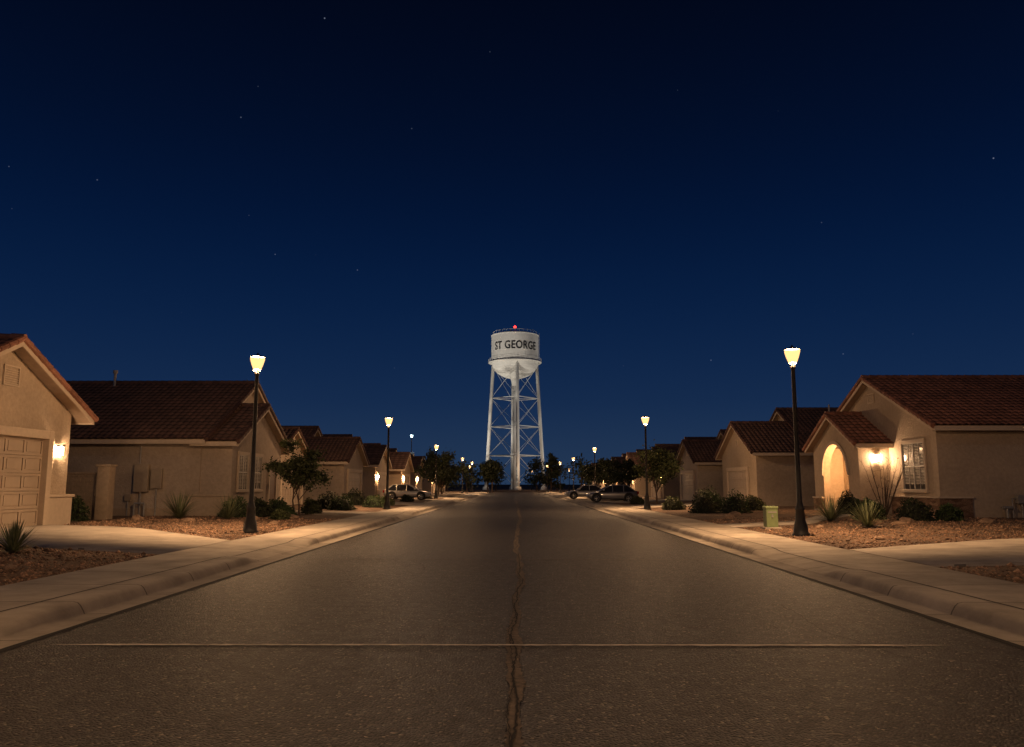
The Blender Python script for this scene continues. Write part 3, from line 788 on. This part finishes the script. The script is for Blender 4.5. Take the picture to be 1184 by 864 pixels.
# ------------------------------------------------------------------ vegetation
def leaf_cloud(C, size, rng, elong=1.8):
    n = len(C); u = rng.normal(size=(n, 3)); u /= np.linalg.norm(u, axis=1)[:, None]
    w = rng.normal(size=(n, 3)); v = np.cross(u, w); v /= np.linalg.norm(v, axis=1)[:, None]
    s = size * rng.uniform(.6, 1.3, (n, 1))
    a = u * s * elong / 2; b = v * s / 2
    V = np.stack([C - a, C + b * .9, C + a, C - b * .9], 1).reshape(-1, 3)
    return V, np.arange(4 * n).reshape(-1, 4)

def bush(x, y, rx, h, mat='leafB', name='shrub', seed=0, n=1500, ls=.06, ry=None):
    rng = np.random.RandomState(seed + int(abs(x * 100 + y * 7)))
    ry = ry or rx; z = gz(x, y)
    d = rng.normal(size=(n, 3)); d /= np.linalg.norm(d, axis=1)[:, None]; d[:, 2] = np.abs(d[:, 2]) * 1.1 - .15
    ph = rng.uniform(0, 6.28, 6)
    lump = 1 + .09 * np.sin(d[:, 0] * 7 + ph[0]) * np.sin(d[:, 1] * 6 + ph[1]) + .09 * np.sin(d[:, 2] * 9 + ph[2] + d[:, 0] * 4)
    rad = lump * rng.uniform(.72, 1.04, n)
    C = d * rad[:, None] * np.array([rx, ry, h]); C[:, 2] = np.maximum(C[:, 2] + .05, .03)
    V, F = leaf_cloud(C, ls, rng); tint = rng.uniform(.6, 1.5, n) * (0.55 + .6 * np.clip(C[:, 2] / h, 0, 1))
    e = empty(name, (x, y, z))
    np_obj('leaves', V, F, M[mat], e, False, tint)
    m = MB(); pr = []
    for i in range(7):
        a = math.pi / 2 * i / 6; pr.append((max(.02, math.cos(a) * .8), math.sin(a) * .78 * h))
    m.revolve([(p[0] * rx, p[1]) for p in pr], 10); o = m.obj('shade_core', M['dark'], e, False); o.scale = (1, ry / rx, 1)  # solid filler; shade between the leaves is put into its near-black colour
    return e

def spiky(x, y, r, h, n=130, seed=0, name='yucca_plant'):
    rng = random.Random(seed + int(x * 31 + y * 17)); V = []; F = []; T = []
    for i in range(n):
        a = rng.uniform(0, 6.283); el = rng.uniform(.15, 1.5); L = (r * math.cos(el) + h * math.sin(el)) * rng.uniform(.8, 1.05)
        d = Vector((math.cos(a), math.sin(a), 0)); side = Vector((-math.sin(a), math.cos(a), 0)); w = .018 * rng.uniform(.8, 1.4)
        k = len(V)
        for j, t in enumerate((0, .35, .7, 1)):
            p = d * (math.cos(el) * L * t) + Vector((0, 0, math.sin(el) * L * t - .12 * t * t * L * math.cos(el)))
            ww = w * (1 - t ** 1.5) + .001
            V += [p - side * ww, p + side * ww]
        for j in range(3): F.append((k + 2 * j, k + 2 * j + 1, k + 2 * j + 3, k + 2 * j + 2)); T.append(rng.uniform(.7, 1.4))
    o = np_obj(name, V, F, M['blade'], None, True, T); o.location = (x, y, gz(x, y) + .02); return o

def tree(x, y, h, cr, seed=0, n=5000, ls=.09, mat='leafA', name='desert_tree', tr=.1, crown_lo=.35, conical=False, z=None, stems=1):
    rng = np.random.RandomState(seed); rr = random.Random(seed)
    e = empty(name, (x, y, gz(x, y) if z is None else z)); m = MB()
    tips = []
    for s in range(stems):
        base = Vector((rr.uniform(-.1, .1) * stems, rr.uniform(-.1, .1) * stems, -.05)); p = base; pts = [p]
        lean = Vector((rr.uniform(-.12, .12), rr.uniform(-.12, .12), 0)) * (2 if stems > 1 else 1)
        H1 = h * (crown_lo if not conical else .95)
        for i in range(5):
            q = p + Vector((rr.uniform(-.04, .04) * h * .3, rr.uniform(-.04, .04) * h * .3, H1 / 5)) + lean * (H1 / 5)
            m.cyl(p, q, tr * (1 - i * .12), tr * (1 - (i + 1) * .12), 8, cap=(i == 4)); p = q; pts.append(p)
        nl = 12 if not conical else 26
        nl = max(5, nl // stems)
        for i in range(nl):
            a = 2 * math.pi * i / nl * 2.4 + rr.uniform(-.3, .3)
            if conical:
                t = .15 + .85 * i / nl; st = Vector((0, 0, t * h * .95)); R = cr * (1 - t) + .15
                en = st + Vector((math.cos(a) * R, math.sin(a) * R, -.05 * R + rr.uniform(-.1, .2)))
            else:
                st = pts[rr.choice([3, 4, 5])]; t = rr.uniform(.15, 1)
                en = Vector((math.cos(a) * cr * (1 - .55 * t) * rr.uniform(.6, 1.05), math.sin(a) * cr * (1 - .55 * t) * rr.uniform(.6, 1.05), h * (crown_lo + .05 + (.88 - crown_lo) * t)))
            md = st.lerp(en, .5) + Vector((rr.uniform(-.1, .1), rr.uniform(-.1, .1), .05 * h * (0 if conical else 1)))
            m.cyl(st, md, tr * .42, tr * .28, 6, False); m.cyl(md, en, tr * .28, tr * .1, 6, False)
            tips.append((en, 1.)); tips.append((md, .7))
            for k in range(3):
                e2 = en + Vector((rr.uniform(-1, 1), rr.uniform(-1, 1), rr.uniform(-.3, .9))) * cr * .35 * (1 if not conical else .5)
                m.cyl(md.lerp(en, .6), e2, tr * .14, tr * .05, 4, False); tips.append((e2, .8))
    m.obj('trunk_and_limbs', M['bark'], e, False, smooth=True)
    tp = np.array([list(t[0]) for t in tips]); idx = rng.randint(0, len(tp), n)
    bright = rng.uniform(.6, 1.45, len(tp))
    g = rng.normal(size=(n, 3)); g *= (rng.uniform(0, 1, (n, 1)) ** .5) * cr * (.17 if not conical else .13)
    C = tp[idx] + g
    V, F = leaf_cloud(C, ls, rng); np_obj('leaves', V, F, M[mat], e, False, bright[idx] * rng.uniform(.7, 1.3, n))
    return e

# left planting
spiky(-10.75, 17.3, .55, .62, 170, 1)
spiky(-13.8, 33.0, .95, 1.05, 150, 2); spiky(-11.9, 33.3, .7, 1.0, 120, 3, 'yucca_plant')
bush(-17.1, 31.0, .62, .95, 'leafB', seed=1)
bush(-12.3, 35.3, .7, .8, 'leafB', seed=2); bush(-11.6, 36.4, .6, .85, 'leafC', seed=3); bush(-11.3, 38.2, .6, .8, 'leafB', seed=4)
bush(-10.6, 37.2, .45, .45, 'leafB', seed=5); bush(-10.1, 34.5, .42, .38, 'leafA', seed=6); bush(-10.3, 40.5, .5, .8, 'leafA', seed=7)
tree(-10.5, 38.5, 3.5, 1.15, 3, 6500, .085, 'leafA', tr=.055, crown_lo=.36, stems=2)
bush(-10.2, 47.0, .8, .85, 'leafB', seed=8); bush(-11.3, 48.5, .9, 1.0, 'leafC', seed=9); bush(-9.4, 53.5, .8, .8, 'leafB', seed=10)
bush(-11.5, 57, .9, 1.1, 'leafC', seed=11); bush(-9.4, 58.3, .6, .6, 'leafA', seed=12); bush(-9.5, 70, .6, .6, 'leafC', seed=13); bush(-9.6, 84, .8, .8, 'leafC', seed=14)
tree(-9.9, 101, 5.2, 2.2, 5, 3500, .2, 'leafC', tr=.12); tree(-10.6, 114, 4.6, 2.0, 6, 3000, .25, 'leafC', tr=.13); tree(-12.5, 138, 4.4, 2.0, 7, 2500, .28, 'leafC', tr=.13)
# right planting
spiky(12.1, 31.2, .85, .95, 150, 4); spiky(11.7, 27.0, .72, .85, 150, 5)
bush(14.2, 32.5, .62, .8, 'leafB', seed=20, ry=.6); bush(15.5, 31.5, .72, .85, 'leafC', seed=21); bush(16.7, 31.3, .5, .6, 'leafB', seed=22)
bush(15.2, 37.2, .5, 1.0, 'leafC', seed=23); bush(16.0, 38.1, .4, .75, 'leafB', seed=24)
bush(11.2, 41.5, .8, 1.05, 'leafB', seed=25); bush(9.9, 42.8, .75, 1.05, 'leafC', seed=26); bush(10.8, 45.2, .9, 1.0, 'leafB', seed=27); bush(12.9, 44, .7, .8, 'leafA', seed=28)
bush(9.4, 48.3, .7, .8, 'leafA', seed=29); bush(11.6, 48.8, .9, 1.3, 'leafC', seed=30)
tree(10.6, 60.5, 4.1, 1.7, 9, 4600, .12, 'leafA', tr=.08); tree(10.4, 76, 4.2, 1.6, 10, 3000, .15, 'leafC', tr=.09); bush(9.3, 62, .6, .6, 'leafC', seed=31); bush(9.6, 75.5, .7, .7, 'leafC', seed=32)
tree(12.2, 106, 4.4, 1.8, 12, 3000, .22, 'leafC', tr=.12); tree(12.2, 122, 4.6, 1.9, 13, 2500, .25, 'leafC', tr=.12)
def ocotillo(x, y, h):
    m = MB(); rr = random.Random(4)
    for i in range(16):
        a = rr.uniform(0, 6.28); sp = rr.uniform(.12, .42); p = Vector((0, 0, 0))
        for j in range(6):
            q = p + Vector((math.cos(a) * sp * h / 6 + rr.uniform(-.03, .03), math.sin(a) * sp * h / 6 + rr.uniform(-.03, .03), h / 6 * rr.uniform(.75, 1)))
            m.cyl(p, q, .022 - .003 * j, .019 - .003 * j, 5); p = q
            for k in range(2):
                dd = Vector((rr.uniform(-1, 1), rr.uniform(-1, 1), rr.uniform(.2, 1.5))).normalized() * rr.uniform(.1, .35); m.cyl(p, p + dd, .006, .003, 3, False)
    o = m.obj('ocotillo_plant', M['bark']); o.location = (x, y, gz(x, y))
ocotillo(15.3, 33.6, 2.7)

def tree_row():
    rng = np.random.RandomState(3); rr = random.Random(3); Vs = []; Fs = []; T = []; k = 0
    m = MB()
    for i in range(46):
        x = -115 + i * 5 + rr.uniform(-2, 2); y = rr.uniform(180, 222)
        if abs(x) < 4.5: x = math.copysign(5.5, x)
        h = rr.uniform(4.5, 8.5) ; cr = h * rr.uniform(.26, .4)
        m.cyl((x, y, -.1), (x, y, h * .5), .22, .14, 6)
        n = 900; nb = 14
        cc = np.array([[x + rr.uniform(-1, 1) * cr, y + rr.uniform(-1, 1) * cr, h * rr.uniform(.3, .93)] for _ in range(nb)])
        br = rng.uniform(.6, 1.5, nb); idx = rng.randint(0, nb, n); taper = 1 - .5 * (cc[:, 2] / h)
        cc[:, 0] = x + (cc[:, 0] - x) * taper * 1.2
        C = cc[idx] + rng.normal(size=(n, 3)) * cr * .28
        C[:, 2] = np.maximum(C[:, 2], .3)
        V, F = leaf_cloud(C, .42, rng); Vs.append(V); Fs.append(F + k); k += len(V); T.append(br[idx])
    e = empty('distant_trees', (0, 200, 0))
    np_obj('leaves', np.concatenate(Vs), np.concatenate(Fs), M['leafC'], e, True, np.concatenate(T)); m.obj('trunks', M['bark'], e)
tree_row()
tree(8.3, 190, 9.0, 2.6, 21, 3500, .32, 'leafC', 'conifer_tree', .2, conical=True, z=-.06)
tree(-6.6, 186, 6.5, 2.4, 22, 3000, .32, 'leafC', 'desert_tree', .2, z=-.06)

# pebbles
def in_drive(x, y):
    ax = abs(x)
    if x < 0:
        if ax < 12: a, b = 18.2 + (ax - 7.83) / 4.17 * .8, 22.2 + (ax - 7.83) / 4.17 * 3.6
        else: a, b = 19 + (ax - 12) / 4.1 * 1.8, 25.8 + (ax - 12) / 4.1 * 1.6
        return a - .05 < y < b + .05
    else:
        if ax < 12: a, b = 15.6 - (ax - 7.83) / 4.17 * .6, 19.2 + (ax - 7.83) / 4.17 * 1.4
        else: a, b = 15 - (ax - 12) / 8 * .5, 20.6 + (ax - 12) / 8 * 1.4
        if a - .05 < y < b + .05: return True
        return 29.4 < y < 32 and ax < 11.3
def pebbles():
    rng = np.random.RandomState(9)
    base = np.array([[1, 0, 0], [-1, 0, 0], [0, 1, 0], [0, -1, 0], [0, 0, .7], [0, 0, -.7]], float)
    tri = np.array([[0, 2, 4], [2, 1, 4], [1, 3, 4], [3, 0, 4], [2, 0, 5], [1, 2, 5], [3, 1, 5], [0, 3, 5]])
    V = []; F = []; T = []; k = 0
    for sg, x1 in ((-1, 16), (1, 20)):
        cnt = 0
        while cnt < 12000:
            x = sg * rng.uniform(7.86, x1); y = 9 + 27 * rng.uniform() ** 1.3
            if in_drive(x, y): continue
            if sg < 0 and y > 35.9 : continue
            s = rng.uniform(.015, .04) if rng.uniform() < .95 else rng.uniform(.045, .085)
            a = rng.uniform(0, 6.28); c, sn = math.cos(a), math.sin(a)
            b = base * rng.uniform(.7, 1.2, (6, 3)) * s
            b = np.stack([b[:, 0] * c - b[:, 1] * sn, b[:, 0] * sn + b[:, 1] * c, b[:, 2]], 1) + [x, y, gz(x) + s * .25]
            V.append(b); F.append(tri + k); T.append(np.full(8, rng.uniform(.35, 1.6))); k += 6; cnt += 1
    np_obj('gravel_stones', np.concatenate(V), np.concatenate(F), M['pebble'], None, True, np.concatenate(T))
pebbles()
def rock(x, y, s, seed):
    bm = bmesh.new(); bmesh.ops.create_icosphere(bm, subdivisions=2, radius=1); rr = random.Random(seed); ph = [rr.uniform(0, 6) for _ in range(4)]
    for v in bm.verts:
        c = v.co; f = 1 + .18 * math.sin(c.x * 3 + ph[0]) + .15 * math.sin(c.y * 4 + ph[1]) + rr.uniform(-.06, .06)
        v.co = Vector((c.x * f * s * 1.2, c.y * f * s, max(-.3, c.z) * f * s * .65))
    me = bpy.data.meshes.new('boulder'); bm.to_mesh(me); bm.free(); me.materials.append(M['rock'])
    o = bpy.data.objects.new('boulder', me); COL.objects.link(o); o.location = (x, y, gz(x, y) + s * .08); o.rotation_euler = (0, 0, ph[2])
for i, (x, y, s) in enumerate([(-9.9, 35.5, .3), (-10.8, 33.2, .22), (-12.6, 31, .2), (-9.3, 31, .16), (-14.8, 31.5, .25), (12.8, 29, .28), (13.4, 28.4, .2), (10.3, 27.6, .15), (14.6, 30.4, .22), (9.5, 36, .25), (10.2, 38, .3), (-9.2, 14.8, .1), (17.1, 29.5, .25), (9.9, 22.2, .12)]):
    rock(x, y, s, i)

# utility pedestal
e = empty('utility_box', (8.85, 28.2, gz(8.85)))
m = MB(); m.box(-.2, .2, -.2, .2, .06, .68); m.obj('cabinet', M['green'], e, False, bevel=.02)
m = MB(); m.box(-.22, .22, -.22, .22, .68, .78); m.obj('lid', M['green'], e, False, bevel=.03)
m = MB(); m.box(-.28, .28, -.28, .28, -.05, .06); m.obj('pad', M['concrete'], e, False, bevel=.01)
m = MB(); m.box(-.03, .03, -.225, -.2, .4, .5); m.box(-.15, .15, -.206, -.2, .55, .6); m.obj('latch', M['metal'], e, False)

# ------------------------------------------------------------------ cars
def car(x, y, z, rz, paint, kind='suv'):
    e = empty('parked_car', (x, y, z), rz)
    if kind == 'suv':
        st = [(-2.25, .5, .8, .66), (-2.2, .36, .98, .82), (-1.9, .26, 1.02, .9), (-1, .22, 1.0, .92), (0, .22, .98, .92), (1.0, .24, .97, .91), (1.55, .26, .92, .89), (2.0, .3, .82, .8), (2.2, .4, .66, .62)]
        bx = (-2.12, 1.12); tx = (-1.75, .25); zr = 1.54; pill = (-1.0, .05)
    elif kind == 'hatch':
        st = [(-2.2, .5, .78, .64), (-2.12, .34, .95, .8), (-1.8, .25, .97, .88), (-1, .2, .93, .9), (0, .2, .91, .9), (1.0, .22, .89, .89), (1.55, .25, .83, .86), (2.0, .3, .73, .77), (2.2, .4, .6, .6)]
        bx = (-2.0, 1.25); tx = (-1.3, .15); zr = 1.43; pill = (-.95, .0)
    else:
        st = [(-2.25, .5, .78, .62), (-2.15, .34, .94, .8), (-1.7, .25, .97, .87), (-1, .2, .92, .89), (0, .2, .9, .9), (1.0, .22, .9, .88), (1.6, .25, .84, .85), (2.05, .3, .74, .76), (2.25, .4, .6, .58)]
        bx = (-1.75, 1.05); tx = (-.95, .3); zr = 1.42; pill = (-.25,)
    m = MB(); n = 20; vs = []; fs = []
    for (sx, zb, zt, hw) in st:
        for i in range(n):
            t = 2 * math.pi * (i + .5) / n; c, s = math.cos(t), math.sin(t)
            vs.append((sx, hw * math.copysign(abs(c) ** .35, c), (zb + zt) / 2 + (zt - zb) / 2 * math.copysign(abs(s) ** .45, s)))
    for j in range(len(st) - 1):
        for i in range(n): fs.append((j * n + i, j * n + (i + 1) % n, (j + 1) * n + (i + 1) % n, (j + 1) * n + i))
    fs += [tuple(range(n)), tuple(range((len(st) - 1) * n, len(st) * n))]
    m.add(vs, fs); m.obj('body', M[paint], e, False, smooth=True)
    zb = .87
    g = MB(); hb, ht = .82, .64
    g.hexa([(bx[0], -hb, zb), (bx[0], hb, zb), (bx[1], hb, zb), (bx[1], -hb, zb), (tx[0], -ht, zr), (tx[0], ht, zr), (tx[1], ht, zr), (tx[1], -ht, zr)]); g.obj('windows', M['glass'], e, False, bevel=.03)
    p = MB()
    p.hexa([(tx[0] - .06, -ht - .03, zr - .03), (tx[0] - .06, ht + .03, zr - .03), (tx[1] + .06, ht + .03, zr - .03), (tx[1] + .06, -ht - .03, zr - .03), (tx[0] + .1, -ht + .1, zr + .05), (tx[0] + .1, ht - .1, zr + .05), (tx[1] - .15, ht - .1, zr + .05), (tx[1] - .15, -ht + .1, zr + .05)])
    for s in (-1, 1):
        p.cyl((bx[0], s * (hb + .01), zb), (tx[0], s * (ht + .01), zr), .06, n=6); p.cyl((bx[1], s * (hb + .01), zb), (tx[1], s * (ht + .01), zr), .04, n=6)
        for q in pill: p.cyl((q, s * (hb + .015), zb), (q - .05 if kind == 'suv' else q, s * (ht + .015), zr), .04, n=6)
        p.cyl((.85, s * .86, .98), (.8, s * 1.02, 1.04), .03, n=6); p.box(.72, .86, s * 1.0 - .07, s * 1.0 + .07, .98, 1.12)
    p.obj('roof_and_pillars', M[paint], e, False, bevel=.015)
    t = MB(); r = MB(); a = MB()
    for wx in (-1.38, 1.38):
        for s in (-1, 1):
            a.cyl((wx, s * .8, .4), (wx, s * .915, .4), .42, n=24)
            t.cyl((wx, s * .72, .33), (wx, s * .935, .33), .33, n=24)
            r.cyl((wx, s * .93, .33), (wx, s * .942, .33), .06, n=10)
            for k in range(5):
                an = 2 * math.pi * k / 5; r.cyl((wx, s * .94, .33), (wx + .2 * math.cos(an), s * .94, .33 + .2 * math.sin(an)), .03, n=5)
            for k in range(20):
                an = 2 * math.pi * k / 20; an2 = 2 * math.pi * (k + 1) / 20; r.cyl((wx + .21 * math.cos(an), s * .938, .33 + .21 * math.sin(an)), (wx + .21 * math.cos(an2), s * .938, .33 + .21 * math.sin(an2)), .018, n=4)
    a.obj('wheel_arches', M['rubber'], e, False); t.obj('tyres', M['rubber'], e, False, bevel=.03); r.obj('rims', M['rim'], e, False)
    l = MB()
    for s in (-1, 1): l.box(-2.26, -2.1, s * .72 - .1, s * .72 + .1, .68, .92)
    l.obj('tail_lights', M['tail'], e, False, bevel=.02)
    l = MB()
    for s in (-1, 1): l.box(1.98, 2.16, s * .6 - .14, s * .6 + .14, .6, .74)
    l.obj('head_lights', M['head'], e, False, bevel=.03)
    l = MB(); l.box(2.1, 2.215, -.4, .4, .42, .58); l.box(-2.27, -2.2, -.26, .26, .5, .62)
    for s in (-1, 1): l.box(-1.0, .95, s * .905 - .012, s * .905 + .012, .22, .3); l.box(-.55, -.4, s * .92 - .01, s * .92 + .01, .82, .85); l.box(.35, .5, s * .92 - .01, s * .92 + .01, .82, .85)
    l.obj('grille_and_sills', M['rubber'], e, False)
car(-10.4, 77.0, .22, 0, 'silver', 'hatch')
car(8.3, 70.2, .17, math.pi, 'grey', 'hatch')
car(7.4, 85.2, .16, math.pi, 'silver', 'sedan')

# ------------------------------------------------------------------ sky, moonlight, camera
W = bpy.data.worlds.new('World'); scene.world = W; W.use_nodes = True
N = W.node_tree.nodes; L = W.node_tree.links; bg = N['Background']
tc = N.new('ShaderNodeTexCoord'); sx = N.new('ShaderNodeSeparateXYZ'); L.new(tc.outputs['Generated'], sx.inputs[0])
cr = N.new('ShaderNodeValToRGB'); cr.color_ramp.interpolation = 'B_SPLINE'; E = cr.color_ramp.elements
E[0].position = 0; E[0].color = (.020, .042, .088, 1); E[1].position = 1; E[1].color = (.0005, .001, .004, 1)
for p, c in ((.10, (.006, .023, .075)), (.26, (.0012, .0097, .045)), (.40, (.0007, .0045, .021)), (.56, (.0006, .0020, .0078))):
    q = E.new(p); q.color = (*c, 1)
L.new(sx.outputs['Z'], cr.inputs[0])
vo = N.new('ShaderNodeTexVoronoi'); vo.inputs['Scale'].default_value = 42; L.new(tc.outputs['Generated'], vo.inputs['Vector'])
rg = N.new('ShaderNodeMapRange'); rg.inputs[1].default_value = .022; rg.inputs[2].default_value = .040; rg.inputs[3].default_value = 1; rg.inputs[4].default_value = 0
L.new(vo.outputs['Distance'], rg.inputs[0])
pw = N.new('ShaderNodeMath'); pw.operation = 'POWER'; pw.inputs[1].default_value = 5; sc = N.new('ShaderNodeSeparateColor'); L.new(vo.outputs['Color'], sc.inputs[0]); L.new(sc.outputs[0], pw.inputs[0])
mu = N.new('ShaderNodeMath'); mu.operation = 'MULTIPLY'; L.new(rg.outputs[0], mu.inputs[0]); L.new(pw.outputs[0], mu.inputs[1])
vs = N.new('ShaderNodeVectorMath'); vs.operation = 'SCALE'; vs.inputs[0].default_value = (.13, .15, .21); L.new(mu.outputs[0], vs.inputs['Scale'])
ad = N.new('ShaderNodeVectorMath'); ad.operation = 'ADD'; L.new(cr.outputs[0], ad.inputs[0]); L.new(vs.outputs[0], ad.inputs[1])
L.new(ad.outputs[0], bg.inputs['Color']); bg.inputs['Strength'].default_value = 1.0

sd = bpy.data.lights.new('moon_light', 'SUN'); sd.energy = .04; sd.color = (.75, .85, 1.); sd.angle = math.radians(.5)
so = bpy.data.objects.new('moon_light', sd); COL.objects.link(so); so.rotation_euler = (math.radians(48), 0, math.radians(-25))

cd = bpy.data.cameras.new('camera'); cd.sensor_width = 36; cd.lens = 28.0; cd.clip_end = 6000; cd.clip_start = .05
co = bpy.data.objects.new('camera', cd); COL.objects.link(co); co.location = (0, 0, 1.7)
co.rotation_euler = (math.radians(90 + 7.91), 0, math.radians(.31))
scene.camera = co
